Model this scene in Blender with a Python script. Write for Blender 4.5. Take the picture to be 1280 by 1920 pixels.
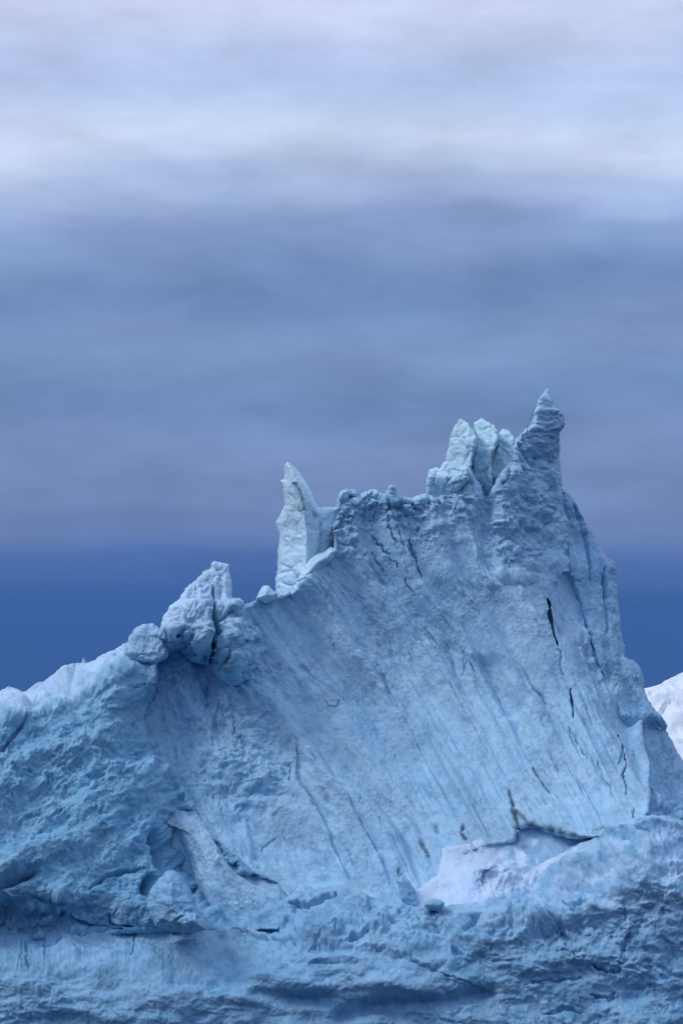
import bpy, math
import numpy as np
for o in list(bpy.data.objects):
    bpy.data.objects.remove(o)
scene = bpy.context.scene
COL = scene.collection

# ---------------------------------------------------------------- camera
PITCH = math.radians(9.7)
CAM_Z = 8.0
K = 0.0002                                   # tangent per photo pixel (1280 x 1920)
cam = bpy.data.cameras.new('camera')
cam.sensor_fit = 'VERTICAL'
cam.sensor_height = 24.0
cam.lens = 12.0 / (960 * K)
cam.clip_start = 1.0
cam.clip_end = 30000.0
camo = bpy.data.objects.new('camera', cam)
COL.objects.link(camo)
camo.location = (0, 0, CAM_Z)
camo.rotation_euler = (math.pi / 2 + PITCH, 0, 0)
scene.camera = camo

# ---------------------------------------------------------------- light
SUN_EL, SUN_AZ = math.radians(44), math.radians(-115)      # azimuth from +Y (view), negative = left
sun = bpy.data.lights.new('sun', 'SUN')
sun.energy = 1.3
sun.angle = math.radians(20)
sun.color = (1.0, 0.985, 0.96)
suno = bpy.data.objects.new('sun', sun)
COL.objects.link(suno)
from mathutils import Vector
sdir = Vector((math.sin(SUN_AZ) * math.cos(SUN_EL), math.cos(SUN_AZ) * math.cos(SUN_EL), math.sin(SUN_EL)))
suno.rotation_euler = sdir.to_track_quat('Z', 'Y').to_euler()
suno.location = (-80, 120, 160)

vs = scene.view_settings
vs.view_transform = 'Standard'
vs.look = 'None'
vs.gamma = 1.0
vs.exposure = 0.0
vs.use_curve_mapping = False


def lin(r, g, b):
    def f(c):
        c /= 255.0
        return c / 12.92 if c <= 0.04045 else ((c + 0.055) / 1.055) ** 2.4
    return (f(r), f(g), f(b), 1.0)


# world: a daylight sky behind a nearly closed deck of stratus, open and deep blue near the horizon
world = bpy.data.worlds.new('World')
scene.world = world
world.use_nodes = True
nt = world.node_tree
nt.nodes.clear()
N, L = nt.nodes.new, nt.links.new


def wmath(op, a, b=None, c=None):
    n = N('ShaderNodeMath')
    n.operation = op
    for i, x in enumerate((a, b, c)):
        if x is None:
            continue
        if isinstance(x, (int, float)):
            n.inputs[i].default_value = x
        else:
            L(x, n.inputs[i])
    return n.outputs[0]


tc = N('ShaderNodeTexCoord')
sep = N('ShaderNodeSeparateXYZ')
L(tc.outputs['Generated'], sep.inputs[0])
elev = wmath('MULTIPLY', wmath('ARCSINE', sep.outputs['Z']), 180 / math.pi)


def wnoise(sx, sz, detail, rough, off):
    m = N('ShaderNodeMapping')
    m.inputs['Scale'].default_value = (sx, sx, sz)
    m.inputs['Location'].default_value = off
    L(tc.outputs['Generated'], m.inputs['Vector'])
    n = N('ShaderNodeTexNoise')
    n.inputs['Scale'].default_value = 1.0
    n.inputs['Detail'].default_value = detail
    n.inputs['Roughness'].default_value = rough
    L(m.outputs[0], n.inputs['Vector'])
    return wmath('SUBTRACT', n.outputs['Fac'], 0.5)


big = wnoise(6.0, 16.0, 3.0, 0.5, (3.1, 1.7, 0.4))
mid = wnoise(11.0, 40.0, 3.0, 0.5, (7.3, 2.2, 5.1))
el2 = wmath('ADD', elev, wmath('MULTIPLY', big, 2.4))
el2 = wmath('ADD', el2, wmath('MULTIPLY', mid, 1.0))
# the edge of the deck towards the horizon is almost level: fade the wobble out there
el1 = wmath('ADD', elev, wmath('MULTIPLY', big, 1.3))
hold = wmath('DIVIDE', wmath('SUBTRACT', elev, 8.5), 4.0)
hn = nt.nodes[-1]
hn.use_clamp = True
elw = wmath('ADD', wmath('MULTIPLY', el2, hold), wmath('MULTIPLY', el1, wmath('SUBTRACT', 1.0, hold)))
ramp = N('ShaderNodeValToRGB')
L(wmath('DIVIDE', elw, 45.0), ramp.inputs[0])
cr = ramp.color_ramp
cr.interpolation = 'EASE'
stops = [(0.0, (50, 90, 154)), (6.4, (48, 90, 156)), (7.5, (51, 93, 160)), (8.3, (70, 106, 170)), (9.2, (106, 131, 183)),
         (9.8, (113, 138, 187)), (11.0, (119, 142, 190)), (12.1, (109, 138, 187)), (13.4, (124, 150, 196)), (14.6, (112, 140, 190)),
         (15.7, (132, 157, 202)), (16.5, (168, 190, 229)), (17.4, (204, 219, 248)), (18.9, (184, 204, 243)), (20.6, (204, 216, 247)), (45, (196, 211, 244))]
while len(cr.elements) < len(stops):
    cr.elements.new(0.5)
for e, (p, c) in zip(cr.elements, stops):
    e.position = p / 45.0
for e, (p, c) in zip(cr.elements, stops):
    e.color = lin(*c)
# pinkish and darker wisps
wisp = wnoise(10.0, 30.0, 4.0, 0.55, (1.3, 8.2, 2.7))
wisp2 = wnoise(17.0, 52.0, 6.0, 0.6, (4.3, 2.2, 6.7))
hold2 = wmath('DIVIDE', wmath('SUBTRACT', elev, 7.0), 3.0)
nt.nodes[-1].use_clamp = True
wsum = wmath('ADD', wmath('MULTIPLY', wisp, 0.55), wmath('MULTIPLY', wisp2, 0.5))
wmul = wmath('ADD', 1.0, wmath('MULTIPLY', wsum, hold2))
hsvv = N('ShaderNodeVectorMath')
hsvv.operation = 'SCALE'
L(ramp.outputs[0], hsvv.inputs[0])
L(wmul, hsvv.inputs['Scale'])
pink = wnoise(6.0, 30.0, 3.0, 0.5, (5.5, 0.2, 9.1))
pm = wmath('MULTIPLY', wmath('MULTIPLY', pink, hold), 1.0)
pcol = N('ShaderNodeVectorMath')
pcol.operation = 'MULTIPLY_ADD'
pv = N('ShaderNodeCombineXYZ')
L(wmath('ADD', 1.0, wmath('MULTIPLY', pm, 0.28)), pv.inputs[0])
pv.inputs[1].default_value = 1.0
pv.inputs[2].default_value = 1.0
L(hsvv.outputs[0], pcol.inputs[0])
L(pv.outputs[0], pcol.inputs[1])
bgc = N('ShaderNodeBackground')
bgc.inputs['Strength'].default_value = 1.0
L(pcol.outputs[0], bgc.inputs['Color'])
sky = N('ShaderNodeTexSky')
sky.sky_type = 'NISHITA'
sky.sun_disc = False
sky.sun_elevation = SUN_EL
sky.sun_rotation = SUN_AZ
bgs = N('ShaderNodeBackground')
bgs.inputs['Strength'].default_value = 0.08
L(sky.outputs[0], bgs.inputs['Color'])
mixs = N('ShaderNodeMixShader')
mixs.inputs[0].default_value = 0.95
L(bgs.outputs[0], mixs.inputs[1])
L(bgc.outputs[0], mixs.inputs[2])
wout = N('ShaderNodeOutputWorld')
L(mixs.outputs[0], wout.inputs['Surface'])

# ---------------------------------------------------------------- noise
_r = np.random.RandomState(7)
PERM = _r.permutation(512).astype(np.int32)
PERM = np.concatenate([PERM, PERM, PERM])
_a = _r.rand(512) * 2 * np.pi
GX, GY = np.cos(_a).astype(np.float32), np.sin(_a).astype(np.float32)
RV = _r.rand(512).astype(np.float32)
RV2 = _r.rand(512).astype(np.float32)
RV3 = _r.rand(512).astype(np.float32)


def _hash(ix, iy, seed):
    return PERM[(PERM[(ix + seed * 37) & 511] + iy + seed * 101) & 511]


def perlin(x, y, seed=0):
    x = np.asarray(x, np.float32)
    y = np.asarray(y, np.float32)
    x0 = np.floor(x).astype(np.int32)
    y0 = np.floor(y).astype(np.int32)
    fx, fy = x - x0, y - y0
    u = fx * fx * fx * (fx * (fx * 6 - 15) + 10)
    v = fy * fy * fy * (fy * (fy * 6 - 15) + 10)

    def g(i, j):
        h = _hash(x0 + i, y0 + j, seed)
        return GX[h] * (fx - i) + GY[h] * (fy - j)
    a = g(0, 0)
    a += u * (g(1, 0) - a)
    b = g(0, 1)
    b += u * (g(1, 1) - b)
    return (a + v * (b - a)) * 1.45


def fbm(x, y, octv=4, seed=0, rough=0.5, mode=0):
    s, a, f = 0, 1.0, 1.0
    t = 0
    for i in range(octv):
        n = perlin(x * f, y * f, seed + i * 3)
        if mode == 1:
            n = 1 - 2 * np.abs(n)            # ridged
        elif mode == 2:
            n = 2 * np.abs(n) - 0.7          # billow
        s = s + a * n
        t += a
        a *= rough
        f *= 2.03
    return s / t


def worley(x, y, seed=0, jit=0.9):
    x = np.asarray(x, np.float32)
    y = np.asarray(y, np.float32)
    x0 = np.floor(x).astype(np.int32)
    y0 = np.floor(y).astype(np.int32)
    f1 = np.full(x.shape, 9.0, np.float32)
    f2 = np.full(x.shape, 9.0, np.float32)
    hid = np.zeros(x.shape, np.int32)
    for i in (-1, 0, 1):
        for j in (-1, 0, 1):
            h = _hash(x0 + i, y0 + j, seed)
            dx = x0 + i + 0.5 + (RV[h] - 0.5) * jit - x
            dy = y0 + j + 0.5 + (RV2[h] - 0.5) * jit - y
            d = dx * dx + dy * dy
            m = d < f1
            f2 = np.where(m, f1, np.minimum(f2, d))
            hid = np.where(m, h, hid)
            f1 = np.where(m, d, f1)
    return np.sqrt(f1), np.sqrt(f2), RV3[hid], RV[hid] - 0.5, RV2[hid] - 0.5


def sstep(a, b, x):
    t = np.clip((x - a) / (b - a), 0, 1)
    return t * t * (3 - 2 * t)


def sint(X, xs, ys, sig=22.0):
    """rounded piecewise-linear interpolation"""
    g = np.arange(xs[0] - 4 * sig, xs[-1] + 4 * sig, 2.0)
    y = np.interp(g, xs, ys)
    k = np.exp(-0.5 * (np.arange(-int(1.5 * sig), int(1.5 * sig) + 1) * 2.0 / sig) ** 2)
    k /= k.sum()
    h = len(k) // 2
    y = np.convolve(np.pad(y, h, mode='edge'), k, 'valid')
    return np.interp(X, g, y)


def seg_dist(U, V, pts, closed=False):
    d = np.full(U.shape, 1e9, np.float32)
    tt = np.zeros(U.shape, np.float32)
    n = len(pts)
    tot = n if closed else n - 1
    for i in range(tot):
        ax, ay = pts[i]
        bx, by = pts[(i + 1) % n]
        ex, ey = bx - ax, by - ay
        ll = ex * ex + ey * ey + 1e-9
        t = np.clip(((U - ax) * ex + (V - ay) * ey) / ll, 0, 1)
        dx, dy = U - ax - t * ex, V - ay - t * ey
        dd = dx * dx + dy * dy
        m = dd < d
        d = np.where(m, dd, d)
        if not closed:
            tt = np.where(m, (i + t) / tot, tt)
    return np.sqrt(d), tt


def poly_sd(U, V, pts):
    """signed distance in pixels, positive inside"""
    d, _ = seg_dist(U, V, pts, True)
    ins = np.zeros(U.shape, bool)
    n = len(pts)
    for i in range(n):
        ax, ay = pts[i]
        bx, by = pts[(i + 1) % n]
        if ay == by:
            continue
        c = ((ay > V) != (by > V)) & (U < (bx - ax) * (V - ay) / (by - ay) + ax)
        ins ^= c
    return np.where(ins, d, -d)


def groove(U, V, pts, w, depth, taper=True, wob=2.0, seed=5):
    """a crack: depth in metres, half width w in pixels; works on a window only"""
    out = np.zeros(U.shape, np.float32)
    xs = [p[0] for p in pts]
    ys = [p[1] for p in pts]
    pad = 4 * w + 8
    m = (U > min(xs) - pad) & (U < max(xs) + pad) & (V > min(ys) - pad) & (V < max(ys) + pad)
    if not m.any():
        return out
    u, v = U[m], V[m]
    u = u + wob * fbm(u / 14, v / 14, 2, seed)
    v = v + wob * fbm(u / 14, v / 14, 2, seed + 9)
    d, t = seg_dist(u, v, pts)
    ww = w * (0.35 + 0.65 * np.sin(np.pi * np.clip(t, 0.02, 0.98)) ** 0.6) if taper else w
    ww = ww * (1 + 0.5 * perlin(u / 18, v / 18, seed + 3))
    q = np.clip(1 - d / np.maximum(ww, 0.6), 0, 1)
    out[m] = depth * (q ** (0.4 if depth > 0.75 and w < 4 else 0.7))
    return out


def dent(U, V, pts, w, depth):
    d, t = seg_dist(U, V, pts)
    return depth * np.exp(-(d / w) ** 2)


def ell(U, V, cx, cy, rx, ry, h, ang=0.0):
    c, s = math.cos(math.radians(ang)), math.sin(math.radians(ang))
    x, y = (U - cx) * c + (V - cy) * s, -(U - cx) * s + (V - cy) * c
    return h * np.exp(-((x / rx) ** 2 + (y / ry) ** 2))


def lumps(U, V, size, amp, seed, warp=0.35):
    """rounded, tightly packed lumps with creases between them (metres, positive = out)"""
    wu = U + warp * size * fbm(U / size / 1.3, V / size / 1.3, 2, seed + 1)
    wv = V + warp * size * fbm(U / size / 1.3, V / size / 1.3, 2, seed + 2)
    f1, f2, rv, tx, ty = worley(wu / size, wv / size, seed)
    e = np.clip(f2 - f1, 0, 0.6)
    return amp * ((1 - (1 - e / 0.6) ** 2.2) - 0.6 + 0.8 * (rv - 0.5))


def facets(U, V, size, amp, seed, warp=0.25):
    """broken, flat-faced chunks"""
    wu = U + warp * size * fbm(U / size / 1.1, V / size / 1.1, 3, seed + 1)
    wv = V + warp * size * fbm(U / size / 1.1, V / size / 1.1, 3, seed + 2)
    x, y = wu / size, wv / size
    f1, f2, rv, tx, ty = worley(x, y, seed)
    e = np.clip((f2 - f1) / 0.18, 0, 1)
    cx, cy = np.mod(x, 1) - 0.5, np.mod(y, 1) - 0.5
    return amp * (0.9 * (rv - 0.5) + 1.2 * (tx * cx + ty * cy) - 0.45 * (1 - e) ** 2)


def relief(U, V, s, amp, seed, ax=1.0, ang=0.0):
    """weathered ice: soft folds, patches of crumbled surface, scattered pits (metres)"""
    c, n = math.cos(math.radians(ang)), math.sin(math.radians(ang))
    a, b = (U * c + V * n) / ax, -U * n + V * c
    wa = a + 0.35 * s * fbm(a / s, b / s, 3, seed + 1)
    wb = b + 0.35 * s * fbm(a / s + 9, b / s, 3, seed + 2)
    m = sstep(-0.25, 0.45, fbm(a / (2.2 * s), b / (2.2 * s), 2, seed + 3))
    d = 0.9 * fbm(wa / (2.4 * s), wb / (2.4 * s), 2, seed + 4)
    d = d + (0.25 + 0.5 * m) * fbm(wa / s, wb / s, 3, seed + 6, 0.55, 2)
    d = d + (0.10 + 0.26 * m) * fbm(wa / (0.38 * s), wb / (0.38 * s), 3, seed + 9, 0.6)
    pit = fbm(wa / (0.45 * s), wb / (0.6 * s), 3, seed + 12)
    d = d - (0.35 + 0.9 * m) * np.clip(pit - 0.30, 0, 1)
    return amp * d


# ---------------------------------------------------------------- pixel -> place
CP, SP = math.cos(PITCH), math.sin(PITCH)


def world_at(U, V, Y):
    a = (U - 640) * K
    b = (960 - V) * K
    dy = CP - b * SP
    dz = SP + b * CP
    t = Y / dy
    return a * t, Y, CAM_Z + dz * t


def set_attr(me, name, vals):
    a = me.attributes.new(name, 'FLOAT', 'POINT')
    a.data.foreach_set('value', np.ascontiguousarray(vals, np.float32))


def body(name, poly, depth, mat, parent=None, step=1.7, round_px=14, round_m=None, thick=14.0, detail=None,
         edge=(2.5, 16), seed=1, attrs=None, back_shrink=0.5, origin=None, smooth=True):
    """A closed block of ice. poly = outline in photo pixels; depth(U,V,sd) = distance of its front (m along the view);
    the rim is rounded over and carried back `thick` metres, so the block is a solid."""
    xs = [p[0] for p in poly]
    ys = [p[1] for p in poly]
    us = np.arange(min(xs) - 12, max(xs) + 12 + step, step, dtype=np.float32)
    vv = np.arange(min(ys) - 12, max(ys) + 12 + step, step, dtype=np.float32)
    U, V = np.meshgrid(us, vv)
    sd = poly_sd(U, V, poly)
    sd = sd + edge[0] * fbm(U / edge[1], V / edge[1], 4, seed + 40, 0.6)
    gy, gx = np.gradient(sd, step)
    gl = np.sqrt(gx * gx + gy * gy) + 1e-6
    ins = sd > -0.55 * step
    quad = ins[:-1, :-1] & ins[1:, :-1] & ins[:-1, 1:] & ins[1:, 1:]
    # pull the rim vertices onto the outline
    near = (np.abs(sd) < 0.8 * step)
    mv = np.where(near, -sd / gl, 0)
    U2 = U + np.clip(mv * gx / gl, -step * .7, step * .7)
    V2 = V + np.clip(mv * gy / gl, -step * .7, step * .7)
    sdc = np.maximum(sd, 0)
    Y = depth(U2, V2, sdc)
    if round_m is None:
        round_m = round_px * 0.04
    e = np.clip(sdc / round_px, 0, 1)
    Y = Y + round_m * (1 - np.sqrt(np.maximum(1 - (1 - e) ** 2, 0)))
    X, Yw, Z = world_at(U2, V2, Y)
    P = np.stack([X, Yw, Z], -1).astype(np.float32)
    if detail is not None:
        du = np.gradient(P, axis=1)
        dv = np.gradient(P, axis=0)
        nrm = np.cross(du, dv)
        nrm /= (np.linalg.norm(nrm, axis=-1, keepdims=True) + 1e-9)
        nrm *= np.sign(-nrm[..., 1:2] + 1e-9)          # towards the camera
        # keep sideways growth small at the rim so the outline holds
        fade = sstep(0, 16, sdc)
        nrm[..., 0] *= 0.12 + 0.88 * fade
        nrm[..., 2] *= 0.12 + 0.88 * fade
        D = detail(U2, V2, sdc)
        if isinstance(D, tuple):
            D, cut = D
        else:
            cut = None
        P = P + nrm * D[..., None]
        if cut is not None:                             # fissures go straight in
            P[..., 1] += cut
            P[..., 0] += cut * P[..., 0] / P[..., 1]
            P[..., 2] += cut * (P[..., 2] - CAM_Z) / P[..., 1]
    used = np.zeros(ins.shape, bool)
    used[:-1, :-1] |= quad
    used[1:, :-1] |= quad
    used[:-1, 1:] |= quad
    used[1:, 1:] |= quad
    idx = -np.ones(ins.shape, np.int64)
    idx[used] = np.arange(used.sum())
    q = np.argwhere(quad)
    a = idx[q[:, 0], q[:, 1]]
    b = idx[q[:, 0], q[:, 1] + 1]
    c = idx[q[:, 0] + 1, q[:, 1] + 1]
    d = idx[q[:, 0] + 1, q[:, 1]]
    F = np.stack([a, d, c, b], 1)
    co = P[used]
    nV = len(co)
    # rim edges (used by one quad), in face direction
    E = np.concatenate([F[:, [0, 1]], F[:, [1, 2]], F[:, [2, 3]], F[:, [3, 0]]])
    key = np.minimum(E[:, 0], E[:, 1]) * nV + np.maximum(E[:, 0], E[:, 1])
    _, inv, cnt = np.unique(key, return_inverse=True, return_counts=True)
    rim = E[cnt[inv] == 1]
    rv = np.unique(rim)
    rmap = -np.ones(nV, np.int64)
    rmap[rv] = np.arange(len(rv))
    base = co[rv]
    cen = base.mean(0)
    allco = [co]
    allF = [F]
    prev = rv
    m = nV
    rings = 6
    for r in range(1, rings + 1):
        t = r / rings
        f = back_shrink * (1 - math.cos(t * math.pi / 2))
        ring = base.copy()
        ring[:, 1] = base[:, 1] * (1 - t * 0.6) + t * 0.6 * base[:, 1].max() + thick * math.sin(t * math.pi / 2)
        ring[:, 0] += (cen[0] - base[:, 0]) * f
        ring[:, 2] += (cen[2] - base[:, 2]) * f
        jit = 0.15 * min(1, t * 4)
        ring += (np.random.RandomState(seed + r).rand(len(rv), 3) - 0.5).astype(np.float32) * jit
        cur = np.arange(m, m + len(rv))
        m += len(rv)
        p = rmap[rim]
        allF.append(np.stack([prev[p[:, 1]], prev[p[:, 0]], cur[p[:, 0]], cur[p[:, 1]]], 1))
        allco.append(ring)
        prev = cur
    # close the back with a fan
    backc = base.mean(0)
    backc[1] = base[:, 1].max() + thick * 1.05
    allco.append(backc[None])
    p = rmap[rim]
    tri = np.stack([prev[p[:, 1]], prev[p[:, 0]], np.full(len(p), m)], 1)
    co = np.concatenate(allco).astype(np.float32)
    quads = np.concatenate(allF)
    if origin is not None:
        co = co - np.array(origin, np.float32)
    me = bpy.data.meshes.new(name)
    me.vertices.add(len(co))
    me.vertices.foreach_set('co', co.ravel())
    nl = len(quads) * 4 + len(tri) * 3
    me.loops.add(nl)
    me.loops.foreach_set('vertex_index', np.concatenate([quads.ravel(), tri.ravel()]).astype(np.int32))
    me.polygons.add(len(quads) + len(tri))
    ls = np.concatenate([np.arange(len(quads)) * 4, len(quads) * 4 + np.arange(len(tri)) * 3]).astype(np.int32)
    me.polygons.foreach_set('loop_start', ls)
    me.update(calc_edges=True)
    me.polygons.foreach_set('use_smooth', np.full(len(me.polygons), smooth, bool))
    attrs = dict(attrs or {})
    if 'tone' not in attrs:
        attrs['tone'] = lambda U, V, sd: 0.75 * sstep(0.02, 0.5, fbm(U / 15, V / 15, 4, seed + 60, 0.6) + 0.35 * fbm(U / 70, V / 60, 2, seed + 66))
    if attrs:
        for an, fn in attrs.items():
            vals = np.zeros(len(co), np.float32)
            vals[:nV] = fn(U2, V2, sdc)[used]
            set_attr(me, an, vals)
    me.materials.append(mat)
    me.validate()
    o = bpy.data.objects.new(name, me)
    COL.objects.link(o)
    if origin is not None:
        o.location = origin
    if parent is not None:
        o.parent = parent
        if origin is not None:
            o.location = Vector(origin) - parent.location
        else:
            o.matrix_parent_inverse = parent.matrix_world.inverted()
    return o


# ---------------------------------------------------------------- materials
def ice_material(name, pale, blue, deep, rough=0.5, bump=0.34, grain=1.0):
    m = bpy.data.materials.new(name)
    m.use_nodes = True
    t = m.node_tree
    t.nodes.clear()
    n, l = t.nodes.new, t.links.new
    out = n('ShaderNodeOutputMaterial')
    bs = n('ShaderNodeBsdfPrincipled')
    l(bs.outputs[0], out.inputs['Surface'])
    geo = n('ShaderNodeNewGeometry')

    def noise(scale, detail, rough, mapping=(1, 1, 1)):
        mp = n('ShaderNodeMapping')
        mp.inputs['Scale'].default_value = mapping
        l(geo.outputs['Position'], mp.inputs['Vector'])
        x = n('ShaderNodeTexNoise')
        x.inputs['Scale'].default_value = scale
        x.inputs['Detail'].default_value = detail
        x.inputs['Roughness'].default_value = rough
        l(mp.outputs[0], x.inputs['Vector'])
        return x.outputs['Fac']

    def ramp(fac, stops):
        r = n('ShaderNodeValToRGB')
        l(fac, r.inputs[0])
        while len(r.color_ramp.elements) < len(stops):
            r.color_ramp.elements.new(0.5)
        for e, (p, c) in zip(r.color_ramp.elements, stops):
            e.position = p
            e.color = c if len(c) == 4 else (*c, 1)
        return r.outputs[0]

    def mix(fac, a, b, mode='MIX'):
        x = n('ShaderNodeMix')
        x.data_type = 'RGBA'
        x.blend_type = mode
        if isinstance(fac, float):
            x.inputs[0].default_value = fac
        else:
            l(fac, x.inputs[0])
        for s, v in ((6, a), (7, b)):
            if isinstance(v, tuple):
                x.inputs[s].default_value = v if len(v) == 4 else (*v, 1)
            else:
                l(v, x.inputs[s])
        return x.outputs[2]
    patches = noise(0.16, 6, 0.6, (1, 1, 1.3))
    col = ramp(patches, [(0.36, blue), (0.52, tuple((a + b) / 2 for a, b in zip(pale, blue))), (0.66, pale)])
    fine = noise(1.6, 6, 0.65)
    col = mix(ramp(fine, [(0.36, (1, 1, 1)), (0.5, (0, 0, 0))]), col, mix(0.6, col, deep))
    # teal ice
    at = n('ShaderNodeAttribute')
    at.attribute_name = 'teal'
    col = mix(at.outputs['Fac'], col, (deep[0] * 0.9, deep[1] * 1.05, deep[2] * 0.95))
    tn = n('ShaderNodeAttribute')
    tn.attribute_name = 'tone'
    col = mix(tn.outputs['Fac'], col, deep)
    # wind-packed snow
    sn = n('ShaderNodeAttribute')
    sn.attribute_name = 'snow'
    col = mix(sn.outputs['Fac'], col, (0.63, 0.80, 1.0))
    # silt
    dt = n('ShaderNodeAttribute')
    dt.attribute_name = 'silt'
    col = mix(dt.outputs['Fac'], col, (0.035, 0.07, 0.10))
    l(col, bs.inputs['Base Color'])
    bs.inputs['Roughness'].default_value = rough
    bs.inputs['Specular IOR Level'].default_value = 0.2
    bs.subsurface_method = 'RANDOM_WALK'
    bs.inputs['Subsurface Weight'].default_value = 0.22
    bs.inputs['Subsurface Radius'].default_value = (0.25, 0.6, 1.0)
    bs.inputs['Subsurface Scale'].default_value = 0.25
    b1 = noise(2.2 * grain, 8, 0.65)
    b2 = noise(7.0 * grain, 5, 0.6)
    h = n('ShaderNodeMath')
    h.operation = 'MULTIPLY_ADD'
    l(b2, h.inputs[0])
    h.inputs[1].default_value = 0.35
    l(b1, h.inputs[2])
    bp = n('ShaderNodeBump')
    bl = n('ShaderNodeMapRange')
    l(noise(0.35, 4, 0.6), bl.inputs['Value'])
    bl.inputs['From Min'].default_value = 0.38
    bl.inputs['From Max'].default_value = 0.66
    bl.inputs['To Min'].default_value = 0.1
    bl.inputs['To Max'].default_value = 0.9
    l(bl.outputs[0], bp.inputs['Strength'])
    bp.inputs['Distance'].default_value = bump
    l(h.outputs[0], bp.inputs['Height'])
    l(bp.outputs[0], bs.inputs['Normal'])
    return m


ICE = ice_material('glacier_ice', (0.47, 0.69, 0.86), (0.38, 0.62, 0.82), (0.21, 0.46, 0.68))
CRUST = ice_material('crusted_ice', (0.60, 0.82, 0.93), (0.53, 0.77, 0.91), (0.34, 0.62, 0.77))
LIT_ICE = ice_material('lit_ice', (0.70, 0.88, 0.98), (0.62, 0.84, 0.97), (0.42, 0.69, 0.87))  # paler ice for the spire: the light falling on it is put into the colour
SHADE = ice_material('shaded_ice', (0.30, 0.54, 0.72), (0.21, 0.45, 0.65), (0.11, 0.33, 0.52))  # darker ice for the shoulder, its shade put into the colour
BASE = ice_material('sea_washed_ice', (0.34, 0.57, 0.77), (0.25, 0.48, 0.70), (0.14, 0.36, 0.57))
SNOW = ice_material('far_snow', (0.86, 0.93, 0.99), (0.82, 0.90, 0.98), (0.66, 0.80, 0.93), grain=0.4)


def water_material():
    m = bpy.data.materials.new('sea_water')
    m.use_nodes = True
    t = m.node_tree
    bs = t.nodes['Principled BSDF']
    bs.inputs['Base Color'].default_value = (0.012, 0.035, 0.06, 1)
    bs.inputs['Roughness'].default_value = 0.12
    bs.inputs['IOR'].default_value = 1.33
    g = t.nodes.new('ShaderNodeNewGeometry')
    x = t.nodes.new('ShaderNodeTexNoise')
    x.inputs['Scale'].default_value = 0.5
    x.inputs['Detail'].default_value = 6
    t.links.new(g.outputs['Position'], x.inputs['Vector'])
    b = t.nodes.new('ShaderNodeBump')
    b.inputs['Distance'].default_value = 0.5
    t.links.new(x.outputs['Fac'], b.inputs['Height'])
    t.links.new(b.outputs[0], bs.inputs['Normal'])
    return m


# ---------------------------------------------------------------- the setting
me = bpy.data.meshes.new('sea')
me.from_pydata([(-9000, -2000, 0), (9000, -2000, 0), (9000, 16000, 0), (-9000, 16000, 0)], [], [(0, 1, 2, 3)])
me.materials.append(water_material())
sea = bpy.data.objects.new('sea', me)
sea['kind'] = 'structure'
COL.objects.link(sea)

# ---------------------------------------------------------------- the iceberg
berg = bpy.data.objects.new('iceberg', None)
COL.objects.link(berg)
berg.location = (0, 200, 0)
berg['label'] = 'jagged pale blue iceberg with a spire, a broken peak and a smooth scooped face'
berg['category'] = 'iceberg'
bpy.context.view_layer.update()

# --- ice wall: the scooped face with the peak at its right
WALL = [(282, 1215), (300, 1195), (360, 1170), (430, 1140), (455, 1134), (470, 1129), (483, 1119), (519, 1112), (548, 1102), (571, 1083),
        (588, 1066), (604, 1043), (615, 1028), (624, 1022), (620, 1000), (616, 985), (629, 975), (629, 952), (632, 935),
        (640, 919), (653, 914), (666, 917), (676, 924), (689, 922), (702, 919), (712, 927), (722, 930), (727, 920), (732, 913),
        (738, 916), (740, 924), (752, 932), (768, 935), (781, 930), (798, 925), (815, 932), (839, 918), (862, 892), (881, 874),
        (895, 900), (909, 928), (922, 914), (942, 882), (958, 870), (956, 857), (960, 841), (969, 817), (983, 803), (999, 795),
        (1003, 770), (1007, 755), (1016, 741), (1026, 729), (1030, 741), (1038, 759), (1046, 774), (1049, 794), (1048, 813),
        (1050, 856), (1052, 880), (1055, 919), (1060, 950), (1075, 1010), (1100, 1100), (1125, 1160), (1160, 1215),
        (1185, 1250), (1205, 1290), (1213, 1309), (1225, 1330), (1216, 1345), (1208, 1356), (1211, 1397), (1222, 1429), (1219, 1464),
        (1220, 1492), (1216, 1520), (1200, 1548), (1164, 1556), (1121, 1572), (1074, 1572), (1031, 1560), (990, 1550),
        (974, 1556), (966, 1578), (919, 1588), (885, 1598), (872, 1606), (837, 1612), (833, 1650), (816, 1664), (788, 1702),
        (770, 1750), (640, 1780), (500, 1780), (300, 1770), (200, 1700), (190, 1500), (220, 1400), (262, 1280)]


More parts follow.
